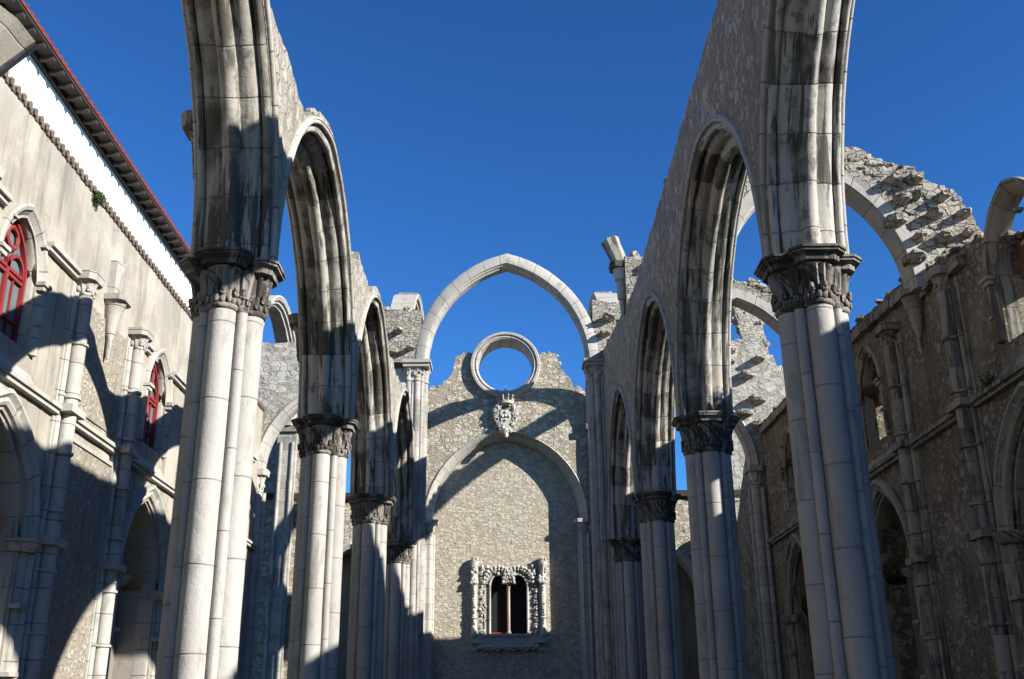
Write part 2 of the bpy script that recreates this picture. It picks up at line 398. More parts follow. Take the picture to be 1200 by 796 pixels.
def make_pillar(x, y, label):
    t = thing('clustered_pillar', label, 'pillar', (x, y, 0), 'clustered pillars along the nave')
    core = MB(.004)
    zs = [i*ZC/24 for i in range(25)]
    for i in range(1):
        pts = octo(x, y, .30, .12)
        rows = [[core.vert((p[0], p[1], z), (z, k*.25)) for k, p in enumerate(pts)] for z in [.5]+[q for q in zs if q > .5 and q < 7.1]]
        for a, b in zip(rows, rows[1:]):
            for k in range(8): core.face(a[k], a[(k+1) % 8], b[(k+1) % 8], b[k])
    obj('core', core, M_SHAFT, t, 20)
    zt = ZC-.17; zb = zt-.54
    dirs = ((1, 0), (0, 1), (-1, 0), (0, -1))
    for dx, dy in dirs:
        s = MB(.0035); px, py = x+dx*LOBE, y+dy*LOBE
        s.lathe(px, py, [(LR*(1.04-.06*i/24), .5+(zb-.5)*i/24) for i in range(25)], 24)
        sh = obj('shaft', s, M_SHAFT, t)
        b = MB(); b.lathe(px, py, [(.3, .3), (.3, .36), (.27, .4), (.24, .42), (.25, .46), (.2, .5), (.18, .54)], 24); obj('base', b, M_SHAFT, sh)
        c = MB(); capital(c, px, py, LR*.97, zt, zb, 64, 1.36, 8); obj('capital', c, M_CAP, t, 60)
        a = MB(.0015); abacus(a, px, py, ZC+random.uniform(-.003, .003)+.004*dirs.index((dx, dy))); obj('abacus', a, M_CAP, t, 20)
    for dx, dy in ((1, 1), (-1, 1), (-1, -1), (1, -1)):
        s = MB(.003); px, py = x+dx*.235, y+dy*.235
        s.lathe(px, py, [(.07, .5+(zb-.5)*i/24) for i in range(25)], 12); obj('slender_shaft', s, M_SHAFT, t)
        c = MB(); capital(c, px, py, .072, zt, zb, 16, 1.5, 4); obj('small_capital', c, M_CAP, t, 50)
    p = MB(); p.prism(octo(x, y, .72, .42), 0, .3); obj('plinth', p, M_SHAFT, t, 20)
    return t
plab = {('L', 2): 'nearest pillar on the left, its pale shafts sunlit below a sooty fluted capital',
        ('L', 3): 'sunlit clustered pillar second from the camera on the left side',
        ('L', 4): 'sunlit clustered pillar third from the camera on the left side',
        ('L', 5): 'last pillar on the left, half shaded against the crossing pier',
        ('R', 2): 'nearest pillar on the right, shaded grey shafts under a dark fluted capital',
        ('R', 3): 'shaded clustered pillar second from the camera on the right side',
        ('R', 4): 'shaded clustered pillar third from the camera on the right side',
        ('R', 5): 'last pillar on the right, shaded, against the crossing pier'}
first = None
for sd_, X in (('L', XL), ('R', XR)):
    for k in range(0, 6):
        lb = plab.get((sd_, k), 'clustered pillar of the %s row standing %s the camera' % ('left' if sd_ == 'L' else 'right', 'behind' if k == 0 else 'beside'))
        if first is None: first = make_pillar(X, ROWS[k], lb)
        else: dup(first, (X, ROWS[k], 0), lb)

# ------------------------------------------------------------------ arcade arches
def half_prof():
    p = [(0, 0)]
    p += arc2(.0, .11, .11, -90, 10, 6)[1:]                # big centre roll
    p += [(.125, .165), (.16, .165), (.22, .155), (.28, .17), (.33, .205), (.36, .25), (.375, .29)]      # hollow
    p += arc2(.43, .27, .052, -170, 10, 6)
    p += [(.49, .33), (.50, .36)]
    p += arc2(.525, .385, .04, -130, 60, 5)
    p += [(.565, .43), (.55, .46), (.51, .47), (.47, .47)]
    return p
HP = half_prof()
PROF = [(-t, r) for t, r in HP[::-1]][:-1]+HP
MOLD_IN = [q for q in PROF if True]
def split_prof():
    # moulded soffit as one part and the two pale hoods on the wall faces as others
    n = len(HP)
    soff = HP[:-11]; hood = HP[-12:]
    return soff, hood
SOFF_H, HOOD_H = split_prof()
SOFF = [(-t, r) for t, r in SOFF_H[::-1]][:-1]+SOFF_H+[(SOFF_H[-1][0], .44), (-SOFF_H[-1][0], .44)]
HOOD = HOOD_H+[(HOOD_H[0][0], .47)]

def arcade_arch(side, k):
    X = XL if side == 'L' else XR
    y0, y1 = ROWS[k], ROWS[k+1]; mid = (y0+y1)/2; half = (y1-y0)/2-.44
    A = Arch('Y', mid, X, ZC, half, 3.72)
    where = {1: 'nearest the camera', 2: 'second from the camera', 3: 'third from the camera', 4: 'farthest from the camera'}.get(k, 'behind the camera')
    t = thing('arcade_arch', '%s arcade arch %s, %s' % ('left' if side == 'L' else 'right', where, 'its ring rising above low walling' if side == 'L' else 'under tall brown walling'), 'arch', (X, mid, 0), 'pointed arches of the nave arcades')
    m = MB(.010); A.sweep(m, SOFF, 30); obj('moulded_soffit', m, M_ARCH, t, 40)
    for sg in (1, -1):
        m = MB(.005); A.sweep(m, [(sg*a, r) for a, r in HOOD], 30); obj('hood_mould', m, M_HOOD, t, 40)
    wall = MB(.012)
    if side == 'L':
        b = bumps(k*3.1, .10); st = steps(k, .05)
        low = 10.35 if k <= 2 else 10.75
        def top(a):
            z = A.z_at(a, .46)
            e = A.z_at(a, .47)+.16+b(a)*.5 if abs(a-mid) < 1.25 else -9
            # the rubble crown left standing over the ring
            return max(low+b(a)+.25*(abs(a-mid)/3.7), e, z+.02)
    else:
        b = bumps(k*5.7+2, .035, 2); st = steps(k+20, .035, .45)
        def top(a):
            base = 12.58
            if a > 26: base += min(1, (a-26)/9)*1.45
            return base+b(a)+st(a)
    def bot(a):
        return max(A.z_at(a, .32), ZC)
    wall.band('Y', X-.5, X+.5, y0, y1, bot, top, 70 if side == 'R' else 80, 3)
    m = wall
    for i in range(26 if side == 'R' else 18):
        a = random.uniform(y0, y1)
        m.rock((X+random.uniform(-.42, .42), a, top(a)+.0), random.uniform(.07, .16), random.uniform(.07, .16), random.uniform(.04, .09), random.random()*3)
    obj('spandrel_wall', wall, M_RUB_L if side == 'L' else M_RUB_R, t, 40)
    return t
for s_ in 'LR':
    for k in range(0, 5): arcade_arch(s_, k)

# springers left on the aisle side of the left wall and on the nave side of the right one
def corbel_stub(name, label, x, y, z, dx, tall=.9, r=.26):
    t = thing(name, label, 'springer', (x, y, z))
    m = MB(.006); m.lathe(x, y, [(.03, z-1.5), (.07, z-1.42), (.09, z-1.0), (.13, z-.98), (.14, z-.9), (.15, z-.4), (.2, z-.38), (.21, z-.3), (r*.9, z-.05)], 14); obj('corbel', m, M_CLEAN, t)
    m = MB(.004); m.prism(octo(x, y, r*1.12, r*.7), z-.05, z+.12, 1.1, x, y); obj('cap', m, M_CAP, t, 20)
    m = MB(.01)
    m = MB(.035); m.tube([(x+dx*.0, y, z+.1), (x+dx*.10, y, z+.12+tall*.35), (x+dx*.2, y, z+.12+tall*.7), (x+dx*.3, y, z+.12+tall)], r*.8, 7, r*1.08); obj('rib_stub', m, M_GREY, t, 0)
    return t
cs = corbel_stub('vault_springer', 'broken rib stub on a tapering corbel high on the right nave wall', 3.45, 27.9, 14.1, -1, .78, .27)
m = MB(.03); m.box(3.6, 4.4, 27.5, 29.2, 12.6, 14.35, .08)
for i in range(14): m.rock((random.uniform(3.55, 4.3), random.uniform(27.4, 29.2), random.uniform(13.6, 14.45)), .16, .16, .11, random.random()*3)
obj('masonry_backing', m, M_RUB_D, cs, 0)
for yy, lb in ((12.55, 'small bracket on the aisle side of the nearest left pillar wall'), (20.05, 'small bracket on the aisle side of the second left pillar wall')):
    t = thing('wall_bracket', lb, 'bracket', (-4.1, yy, 9.3))
    m = MB(.004); m.lathe(-4.12, yy, [(.04, 8.5), (.1, 8.6), (.16, 9.1), (.22, 9.3)], 12); obj('corbel', m, M_CAP, t)
    m = MB(.004); m.prism(octo(-4.12, yy, .27, .17), 9.3, 9.5, 1.1, -4.12, yy); obj('cap', m, M_CAP, t, 20)

# ------------------------------------------------------------------ the crossing wall and its great arch
A1 = Arch('X', .12, 35.05, 13.6, 2.80, 3.68)
YA0, YA1 = 34.72, 35.45
PRA = [(-.36, .42), (-.36, .12), (-.30, .12), (-.27, .06), (-.2, .05), (-.17, 0), (.17, 0), (.2, .05), (.27, .06), (.30, .12), (.36, .12), (.36, .42), (.3, .5), (-.3, .5)]
ct = thing('crossing_arch', 'tall free standing pointed arch against the sky in front of the round window', 'arch', (.12, 35.05, 0))
m = MB(.012); A1.sweep(m, PRA, 34); obj('arch_ring', m, M_CLEAN, ct, 40)
def crossing_pier(x, sgn, label, ya=35.05, top=13.6):
    t = thing('crossing_pier', label, 'pier', (x, ya, 0), 'tall piers of the crossing')
    m = MB(.004)
    # x = inner face; sgn points away from the opening
    m.box(x+sgn*.12, x+sgn*1.6, ya-.36, ya+.45, 0, top-.25); obj('core', m, M_CROSS, t, 20)
    for dx, dy, r in ((.14, -.05, .14), (.2, -.32, .075), (.36, -.37, .12), (.52, -.40, .06), (.66, -.41, .10)):
        s = MB(.004); s.lathe(x+sgn*dx, ya+dy, [(r, q*(top-.7)/20) for q in range(21)], 14); obj('shaft', s, M_CROSS, t)
        c = MB(); c.lathe(x+sgn*dx, ya+dy, [(r, top-.75), (r*1.25, top-.73), (r*1.25, top-.68), (r*1.05, top-.66), (r*1.15, top-.45), (r*1.6, top-.25)], 14)
        for q in range(5): c.rock((x+sgn*dx+random.uniform(-r, r)*1.1, ya+dy-r*1.1, top-.42+random.uniform(-.1, .12)), .05, .05, .06)
        obj('capital', c, M_CROSS, t, 50)
    a = MB(.004); a.box(x-sgn*.06, x+sgn*.85, ya-.62, ya+.4, top-.25, top-.12); a.box(x-sgn*.12, x+sgn*.9, ya-.68, ya+.4, top-.12, top-.003); obj('abacus', a, M_CROSS, t, 20)
    return t
crossing_pier(-2.68, -1, 'tall sunlit pier carrying the left foot of the great arch')
crossing_pier(2.92, 1, 'tall shaded pier carrying the right foot of the great arch')

cw = thing('crossing_wall', 'ragged stone wall across both aisles beside the great arch', 'wall', (0, 35.05, 0))
m = MB(.02)
bl = bumps(3.3, .06); stl = steps(5, .07, .42)
mask = lambda a: A1.z_at(a, .3)
m.band('X', YA0, YA1, -4.9, -2.95, lambda a: max(13.6, mask(a)) if a > -4.0 else 13.2, lambda a: 15.6+bl(a)*.8+stl(a)*.6, 40, 3)
m.box(-4.9, -4.0, YA0, YA1, 7, 13.3); obj('left_flank', m, M_RUB_D, cw, 40); m = MB(.02)
m.band('X', YA0, YA1, 3.2, 4.9, lambda a: max(13.6, mask(a)) if a < 4.2 else 13.2, lambda a: 15.9+bl(a)*2+stl(a)*2.4, 40, 3)
m.box(4.3, 4.9, YA0, YA1, 7, 13.3)
obj('right_flank', m, M_RUB_D, cw, 40)
LA = Arch('X', -6.28, 35.08, 9.75, 1.95, 2.75); RA = Arch('X', 6.45, 35.08, 9.75, 1.95, 2.75)
m = MB(.02); m.band('X', YA0, YA1, -9.6, -4.85, lambda a: LA.z_at(a, .25) if abs(a+6.28) < 2.25 else 0, lambda a: 14.36+bl(a)*.4+stl(a)*.35, 60, 4); obj('left_aisle_wall', m, M_BLOCK, cw, 40)
m = MB(.02)
def rtop(a):
    z = 14.25+stl(a)*1.1
    if a > 9.0: z -= math.floor((a-9.0)/.3)*.42
    return z
m.band('X', YA0, YA1, 4.85, 10.6, lambda a: RA.z_at(a, .25) if abs(a-6.45) < 2.25 else 0, rtop, 60, 4); obj('right_aisle_wall', m, M_BLOCK, cw, 40)
PRS = [(-.38, .30), (-.42, .24), (-.38, .2), (-.34, .12), (-.26, .1), (-.24, .03), (-.16, 0), (.16, 0), (.24, .03), (.26, .1), (.34, .12), (.38, .2), (.42, .24), (.38, .30)]
for A_, lb in ((LA, 'left'), (RA, 'right')):
    m = MB(.006); A_.sweep(m, PRS, 24); obj('aisle_arch_ring', m, M_CLEAN, cw, 40)
    for sg in (-1, 1):
        px = A_.mid+sg*(A_.s+.12)
        s = MB(.004); s.lathe(px, 34.78, [(.16, q*9.0/14) for q in range(15)], 16); s.lathe(px-sg*.17, 34.95, [(.08, q*9.0/14) for q in range(15)], 12); s.lathe(px+sg*.2, 34.66, [(.08, q*9.0/14) for q in range(15)], 12)
        obj('respond', s, M_CLEAN, cw)
        c = MB(); capital(c, px, 34.78, .155, 9.55, 9.0, 24, 1.4, 6); c.prism(octo(px, 34.8, .3, .2), 9.55, 9.75, 1.08, px, 34.8); obj('capital', c, M_CARVE, cw, 40)
m = MB()
for i in range(22):
    a = random.choice([random.uniform(-4.6, -3.3), random.uniform(3.5, 4.7), random.uniform(7.2, 10)])
    z = 15.6 if abs(a) < 5 else 14.3
    m = MB(); m.rock((a, random.uniform(34.8, 35.3), z+.03), random.uniform(.1, .24), .15, random.uniform(.06, .14), random.random()); obj('loose_stone', m, M_RUB_D, cw, 0)
for (a, z, s_) in ((-3.75, 14.75, .26), (-3.95, 13.95, .32), (-3.3, 14.1, .2), (3.75, 15.2, .33), (3.6, 14.6, .3), (4.0, 14.1, .26), (7.9, 13.5, .3), (8.5, 13.0, .4), (7.7, 12.7, .36), (8.8, 12.1, .42), (8.0, 13.9, .28), (9.0, 13.6, .3), (8.3, 11.6, .4), (8.9, 11.2, .45)):
    m = MB(); m.rock((a, YA0-.1, z), s_*.72, .3, s_*.36, 0, 9, 6); obj('toothing_stone', m, M_RUB_D, cw, 0)

# transept arches running away beyond the crossing wall
TP = [(-.44, .42), (-.47, .36), (-.44, .30), (-.40, .22), (-.32, .2), (-.3, .1), (-.2, .08), (-.17, 0), (.17, 0), (.2, .08), (.3, .1), (.32, .2), (.40, .22), (.44, .30), (.47, .36), (.44, .42)]
for X, lb, ymid in ((-3.78, 'bare transept arch just left of the great arch, only its crown showing', 39.2), (3.98, 'bare transept arch just right of the great arch, only its crown showing', 39.2), (-9.25, 'small looking bare arch rising over the left aisle wall against the sky', 39.2), (9.2, 'bare transept arch beyond the right aisle with rubble clinging to it', 39.7)):
    t = thing('transept_arch', lb, 'arch', (X, ymid, 0), 'bare arches of the transept')
    A_ = Arch('Y', ymid, X, 13.6, 3.62, 3.75)
    m = MB(.012 if X < 5 else .05); A_.sweep(m, TP, 30); obj('arch_ring', m, M_CLEAN if X < 5 else M_RUB_D, t, 40)
    for sg, nm in ((1, 'far'), (-1, 'near')):
        if sg == -1 and abs(X) < 5: continue
        p = MB(.004); yy = ymid+sg*4.12
        p.box(X-.4, X+.4, yy-.3, yy+.3, 0, 13.4); obj('pier', p, M_CROSS, t, 20)
        for q in (-.25, .25):
            s = MB(.003); s.lathe(X+q, yy-.3 if sg > 0 else yy+.3, [(.08, 0), (.08, 6), (.08, 12.9)], 12); obj('shaft', s, M_CROSS, t)
        a = MB(.003); a.box(X-.5, X+.5, yy-.42, yy+.42, 13.35, 13.597); obj('abacus', a, M_CAP, t, 20)
    if abs(X) < 5:
        m = MB(.03); b = bumps(X, .07)
        m.band('Y', X-.36, X+.36, ymid-1.0, ymid+1.0, lambda a: A_.z_at(a, .3), lambda a: A_.z_at(a, .42)+.1+b(a)*.4, 14); obj('rubble_crown', m, M_RUB_D, t, 40)
    if X > 5:
        m = MB(.03); b = bumps(X, .12)
        m.band('Y', X-.36, X+.36, ymid-3.6, ymid-2.0, lambda a: A_.z_at(a, .3), lambda a: A_.z_at(a, .42)+.05+b(a)*.3, 10)
        for i in range(46):
            a = random.uniform(ymid-3.6, ymid-1.4); m.rock((X+random.choice((-.42, random.uniform(-.4, .4))), a, A_.z_at(a, random.uniform(.05, .42))+.02), .16, .16, .1, random.random()*3)
        obj('rubble_crown', m, M_RUB_D, t, 0)

# ------------------------------------------------------------------ end wall
YB, YR = 43.3, 43.95
et = thing('end_wall', 'far gable wall of small rubble with round window, blind arch and carved twin window', 'wall', (0, YB, 0))
RB = Arch('X', .06, YB+.35, 9.6, 3.1, 3.5)
OC = Vector((.06, 0, 16.36)); RO = 1.54
kx = lambda px: .03756*(px-592)+.06
kz = lambda py: 15.36+(455-py)*.0385
outl = [(498, 456), (513.8, 454.3), (518, 451), (521.7, 446.5), (527, 441), (531, 434), (533, 425), (534, 418), (539, 415), (551.5, 414.5), (592, 414.5), (633, 415), (647, 414.5), (650, 417), (653.6, 421), (656, 428), (659.8, 434), (663, 440), (666, 445), (670, 452), (674, 456), (688, 459)]
OX = [(kx(a), kz(b)) for a, b in outl]
def gable(a):
    if a <= OX[0][0]: return OX[0][1]
    for (x0, z0), (x1, z1) in zip(OX, OX[1:]):
        if x0 <= a <= x1: return z0+(z1-z0)*(a-x0)/(x1-x0)+.05*noise.noise(Vector((a*6, 1, 1)))+steps(41, .1, .2)(a)+steps(43, .05, .09)(a)
    return OX[-1][1]
m = MB(.012)
ri = RO-.12
def ob(a):
    d = abs(a-OC.x); return math.sqrt(max(0, ri*ri-d*d))
x0, x1 = -3.9, 4.1
nL = 40
m.band('X', YB, YB+1.0, x0, OC.x-ri, lambda a: RB.z_at(a, .3) if abs(a-RB.mid) < 3.4 else 0, gable, nL, 4)
m.band('X', YB, YB+1.0, OC.x-ri, OC.x+ri, lambda a: RB.z_at(a, .3), lambda a: OC.z-ob(a), 40, 3)
m.band('X', YB, YB+1.0, OC.x+ri, x1, lambda a: RB.z_at(a, .3) if abs(a-RB.mid) < 3.4 else 0, gable, nL, 4)
GM = m
m = MB(.01); m.box(-3.6, 3.7, YR, YR+.5, 0, 13.6)
# cut the twin window out by building the panel round it
m = MB(.01); WC = .13; wl, wr, wz0, wz1 = WC-.92, WC+.92, 5.0, 7.55
m.band('X', YR, YR+.5, -3.6, wl, 0, 13.6, 8, 6); m.band('X', YR, YR+.5, wr, 3.7, 0, 13.6, 8, 6); m.band('X', YR, YR+.5, wl, wr, 0, wz0, 4, 2); m.band('X', YR, YR+.5, wl, wr, wz1, 13.6, 4, 4)
obj('blind_arch_panel', m, M_RUB_N, et, 40)
PRB = [(-.38, .34), (-.42, .30), (-.38, .27), (-.33, .2), (-.22, .16), (-.1, .08), (.05, 0), (.32, 0), (.32, .34)]
m = MB(.008); RB.sweep(m, PRB, 34); obj('blind_arch_ring', m, M_CLEAN, et, 40)
for sg in (-1, 1):
    px = RB.mid+sg*(RB.s+.1)
    s = MB(.004); s.lathe(px, YB+.2, [(.15, q*9.0/14) for q in range(15)], 16); s.lathe(px-sg*.14, YB+.42, [(.08, q*9.0/14) for q in range(15)], 12); s.lathe(px+sg*.2, YB+.0, [(.07, q*9.0/14) for q in range(15)], 12)
    s.box(px-.05, px+sg*.6, YB+.05, YB+.9, 0, 9.0); obj('respond', s, M_CLEAN, et)
    c = MB(); capital(c, px, YB+.2, .15, 9.45, 8.95, 24, 1.4, 6); c.prism(octo(px, YB+.25, .34, .22), 9.45, 9.6, 1.05, px, YB+.25); obj('capital', c, M_CARVE, et, 40)
# oculus ring
m = MB(.006); pr = [(-.14, RO-.34), (-.2, RO-.26), (-.16, RO-.18), (-.24, RO-.14), (-.24, RO-.04), (-.16, RO), (.9, RO), (1.0, RO-.1), (1.0, RO-.34)]
n = 56; rows = []
for k in range(n):
    a = k/n*math.tau; rows.append([m.vert((OC.x+r*math.cos(a), YB+t, OC.z+r*math.sin(a)), (a*RO, i*.08)) for i, (t, r) in enumerate(pr)])
for k in range(n):
    A_, B_ = rows[k], rows[(k+1) % n]
    for i in range(len(pr)): m.face(A_[i], A_[(i+1) % len(pr)], B_[(i+1) % len(pr)], B_[i])
obj('round_window_ring', m, M_CLEAN, et, 40)
m = GM
for i in range(60):
    a = random.uniform(-3.3, 3.4)
    if abs(a-.06) < 1.3: continue
    m.rock((a, random.uniform(YB+.05, YB+.9), gable(a)), random.uniform(.08, .18), .15, random.uniform(.05, .1), random.random()*3)
obj('gable_masonry', m, M_RUB_B, et, 40)

# coat of arms
ca = thing('coat_of_arms', 'carved stone coat of arms with a crown below the round window', 'carving', (.06, YB-.1, 14.2))
cx, cy = .06, YB-.22
m = MB(.006, 1)
for k in range(13):   # shield body
    pass
sh = [(0, -1.0), (.16, -.85), (.3, -.55), (.34, -.2), (.36, .15), (.3, .36), (0, .3), (-.3, .36), (-.36, .15), (-.34, -.2), (-.3, -.55), (-.16, -.85)]
zc = 14.05
outer = [m.vert((cx+a*.9, cy+.12, zc+b*.8)) for a, b in sh]; inner = [m.vert((cx+a*.62, cy-.1, zc+b*.62)) for a, b in sh]; bk = [m.vert((cx+a*.9, cy+.4, zc+b*.8)) for a, b in sh]
for k in range(12):
    j = (k+1) % 12; m.face(outer[k], outer[j], inner[j], inner[k]); m.face(bk[k], bk[j], outer[j], outer[k])
m.face(*inner)
for a, b in ((0, .1), (-.13, -.08), (.13, -.08), (0, -.25), (0, -.08)): m.rock((cx+a, cy-.12, zc+b), .055, .05, .06)
obj('shield', m, M_CARVE, ca, 40)
m = MB(soft=1)
for sg in (-1, 1):
    for (a, b, r) in ((.34, .3, .13), (.42, .05, .14), (.40, -.2, .12), (.30, -.45, .12), (.2, -.7, .1), (.46, .2, .08), (.46, -.08, .07), (.25, .42, .1)):
        m.rock((cx+sg*a, cy+random.uniform(-.08, .08), zc+b), r*.8, r, r, random.random()*3, 8, 6)
        m.tube([(cx+sg*(a+r*.9*math.cos(q)), cy-.1, zc+b+r*.9*math.sin(q)) for q in [x*.6 for x in range(9)]], .025, 5)
for a, b, r in ((0, -.72, .15), (0, -.9, .11), (-.12, -.6, .1), (.12, -.6, .1)): m.rock((cx+a, cy-.06, zc+b), r, r, r, 0, 8, 6)
obj('mantling', m, M_CARVE, ca, 30)
m = MB(.003, 1)
m.lathe(cx, cy+.1, [(.3, zc+.48), (.34, zc+.5), (.34, zc+.62), (.30, zc+.64)], 20)
for k in range(10):
    a = k/10*math.tau; m.tube([(cx+.32*math.cos(a), cy+.1+.32*math.sin(a), zc+.62), (cx+.38*math.cos(a), cy+.1+.38*math.sin(a), zc+.8)], .05, 6, .02)
    m.rock((cx+.38*math.cos(a), cy+.1+.38*math.sin(a), zc+.83), .05, .05, .05)
    m.tube([(cx+.30*math.cos(a), cy+.1+.30*math.sin(a), zc+.64), (cx+.33*math.cos(a), cy+.1+.33*math.sin(a), zc+.86), (cx+.18*math.cos(a), cy+.1+.18*math.sin(a), zc+1.0), (cx, cy+.1, zc+1.02)], .03, 5)
m.rock((cx, cy+.1, zc+1.1), .09, .09, .09); m.tube([(cx, cy+.1, zc+1.1), (cx, cy+.1, zc+1.32)], .025, 5)
obj('crown', m, M_CARVE, ca, 40)

# twin carved window
wt = thing('carved_twin_window', 'twin arched window with ornate carved surround in the blind arch', 'window', (WC, YR, wz0))
m = MB(); m.box(wl+.02, wr-.02, YR+.42, YR+.48, wz0, wz1); obj('dark_interior', m, M_DARK, wt, 0)
m = MB(.002)
for sg in (-1, 1):
    c0 = WC+sg*.40
    A_ = Arch('X', c0, YR+.02, 7.05, .30, .34); A_.sweep(m, [(-.1, .0), (.2, .0), (.2, .07), (-.1, .07)], 12)
    A_.sweep(m, [(-.1, .07), (.0, .07), (.2, .45), (.05, .6)], 12) if False else None
m2 = MB(.004)   # tympanum plate with the two heads cut out
for sg in (-1, 1):
    c0 = WC+sg*.40; A_ = Arch('X', c0, YR, 7.05, .34, .38)
    m2.band('X', YR-.04, YR+.2, c0-.34, c0+.34, lambda a: A_.z_at(a, 0), 7.75, 16)
m2.band('X', YR-.04, YR+.2, WC-.06, WC+.06, 7.05, 7.75, 2); m2.band('X', YR-.04, YR+.2, WC-1.0, WC-.74, 5.0, 7.75, 2); m2.band('X', YR-.04, YR+.2, WC+.74, WC+1.0, 5.0, 7.75, 2)
obj('head_plate', m2, M_CARVE, wt, 30); obj('arch_mould', m, M_CARVE, wt, 40)
m = MB(.001); m.lathe(WC, YR-.02, [(.09, 5.0), (.09, 5.08), (.055, 5.14), (.05, 6.85), (.08, 6.9), (.055, 6.93), (.06, 6.96), (.12, 7.1)], 14); obj('mullion', m, M_CARVE, wt)
for sg in (-1, 1):
    m = MB(.001); m.lathe(WC+sg*.78, YR-.06, [(.08, 4.75), (.08, 4.95), (.05, 5.0), (.05, 5.6), (.08, 5.63), (.05, 5.66), (.05, 6.95), (.08, 7.0), (.05, 7.04), (.1, 7.14)], 12); obj('jamb_colonnette', m, M_CARVE, wt)
    m = MB(); m.box(WC+sg*.02, WC+sg*.07, YR+.2, YR+.3, 5.0, 7.0); obj('red_leaf_edge', m, M_RED, wt, 0)
m = MB(); m.box(wl+.15, WC-.1, YR+.1, YR+.4, 4.97, 5.1); obj('red_threshold', m, M_RED, wt, 0)
rnd = random.Random(5)
m = MB(soft=1)
def scroll(m, x, z, r, y, dr=1):
    m.tube([(x+dr*r*(1-q*.09)*math.cos(q*.75), y-.03*math.sin(q), z+r*(1-q*.09)*math.sin(q*.75)) for q in range(10)], r*.22, 5)
    m.rock((x, y-.03, z), r*.4, r*.5, r*.4, rnd.random()*3)
for sg in (-1, 1):
    z = 5.05
    while z < 7.5:      # carved jamb strip
        scroll(m, WC+sg*1.12+rnd.uniform(-.04, .04), z, rnd.uniform(.11, .15), YR-.1, sg*rnd.choice((-1, 1)))
        m.rock((WC+sg*1.12+rnd.uniform(-.16, .16), YR-.06, z+.12), .06, .08, .06, rnd.random()*3); z += .235
    for k in range(13):   # foliage following each head
        a = math.pi*(k+.0)/12; x = WC+sg*.40+.52*math.cos(a); zz2 = 7.08+.52*math.sin(a)
        if abs(x-WC) < .1 and k in (0, 12): continue
        scroll(m, x, zz2, rnd.uniform(.09, .13), YR-.12, rnd.choice((-1, 1))); m.rock((x+.1*math.cos(a), YR-.14, zz2+.1*math.sin(a)), .08, .09, .08, rnd.random()*3)
    for k in range(10): m.rock((WC+sg*rnd.uniform(.1, 1.1), YR-.08, 7.5+rnd.uniform(-.1, .28)), .08, .09, .08, rnd.random()*3)
for k in range(10): m.rock((WC+.17*math.cos(k*.63), YR-.15, 7.42+.17*math.sin(k*.63)), .05, .06, .05)
m.rock((WC, YR-.14, 7.42), .11, .08, .12)
obj('foliage_carving', m, M_CARVE, wt, 30)
for sg in (-1, 1):
    m = MB(.003, 1); x = WC+sg*1.42
    m.lathe(x, YR-.16, [(.13, 4.9), (.15, 5.0), (.11, 5.1), (.10, 5.6), (.15, 5.64), (.10, 5.7), (.10, 6.95), (.19, 7.05), (.17, 7.15), (.13, 7.25), (.13, 7.7), (.18, 7.78), (.16, 7.95), (.1, 8.1)], 12)
    for k in range(14): m.rock((x+rnd.uniform(-.14, .14), YR-.27, 7.05+rnd.random()*1.0), .06, .07, .08, rnd.random()*3)
    for k in range(16): m.rock((x+rnd.uniform(-.05, .05), YR-.26, 5.2+k*.11), .035, .03, .035, rnd.random()*3)
    m.box(x-.17, x+.17, YR-.12, YR, 5.0, 8.0); obj('pinnacle', m, M_CARVE, wt, 30)
m = MB(.004); m.box(WC-1.05, WC+1.0, YR-.16, YR, 4.62, 4.96); m.box(WC-.95, WC+.95, YR-.24, YR, 4.93, 5.02); m.box(WC-1.25, WC+1.2, YR-.28, YR, 4.48, 4.62); m.box(WC-1.6, WC-1.052, YR-.2, YR, 4.66, 4.98); m.box(WC+1.002, WC+1.6, YR-.2, YR, 4.66, 4.98)
for k in range(24): m.rock((WC-1.5+k*.13, YR-.2, 4.42+rnd.uniform(-.05, .05)), .07, .08, .06)
obj('sill', m, M_CARVE, wt, 30)
st_ = MB(.004); st_.box(.0, .3, YR-.05, YR, 3.55, 3.85); tag(obj('carved_stone_block', st_, M_CARVE, None, 30), 'small carved block set in the wall under the twin window', 'carving')

# ------------------------------------------------------------------ transept end walls seen past the pillars
for sg, lb in ((-1, 'low wall of the transept seen past the left pillars'), (1, 'low wall of the transept seen past the right pillars')):
    t = thing('transept_wall', lb, 'wall', (sg*7, 43.5, 0))
    A_ = Arch('X', sg*6.4, 43.7, 6.2, 1.5, 2.2)
    m = MB(.015); m.band('X', 43.35, 44.2, min(sg*4.1, sg*13), max(sg*4.1, sg*13), lambda a: A_.z_at(a, .2) if abs(a-A_.mid) < 1.7 else 0, lambda a: 10.35+.1*noise.noise(Vector((a*2, sg, 0))), 60, 4); obj('masonry', m, M_RUB_B, t, 40)
    m = MB(.02); xx = (-14, -8.45) if sg < 0 else (8.9, 14)
    if True:
        m.band('X', 43.3, 44.4, xx[0], xx[1], 10.3, lambda a: (14.6 if sg < 0 else 13.4)+.15*noise.noise(Vector((a*2, 3, 0))), 20, 3); obj('taller_masonry', m, M_BLOCK, t, 40)
    m = MB(.006); A_.sweep(m, [(-.42, .3), (-.46, .2), (-.36, .05), (-.1, 0), (.4, 0), (.4, .3)], 20, down=6.1); obj('doorway_arch', m, M_CLEAN, t, 40)
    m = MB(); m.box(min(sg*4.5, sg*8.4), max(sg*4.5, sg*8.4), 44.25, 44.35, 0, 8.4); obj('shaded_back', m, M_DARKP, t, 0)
    m = MB(); m.box(min(sg*4.1, sg*13), max(sg*4.1, sg*13), 43.2, 44.3, 10.5, 10.75); obj('coping', m, M_EAVE, t, 0)

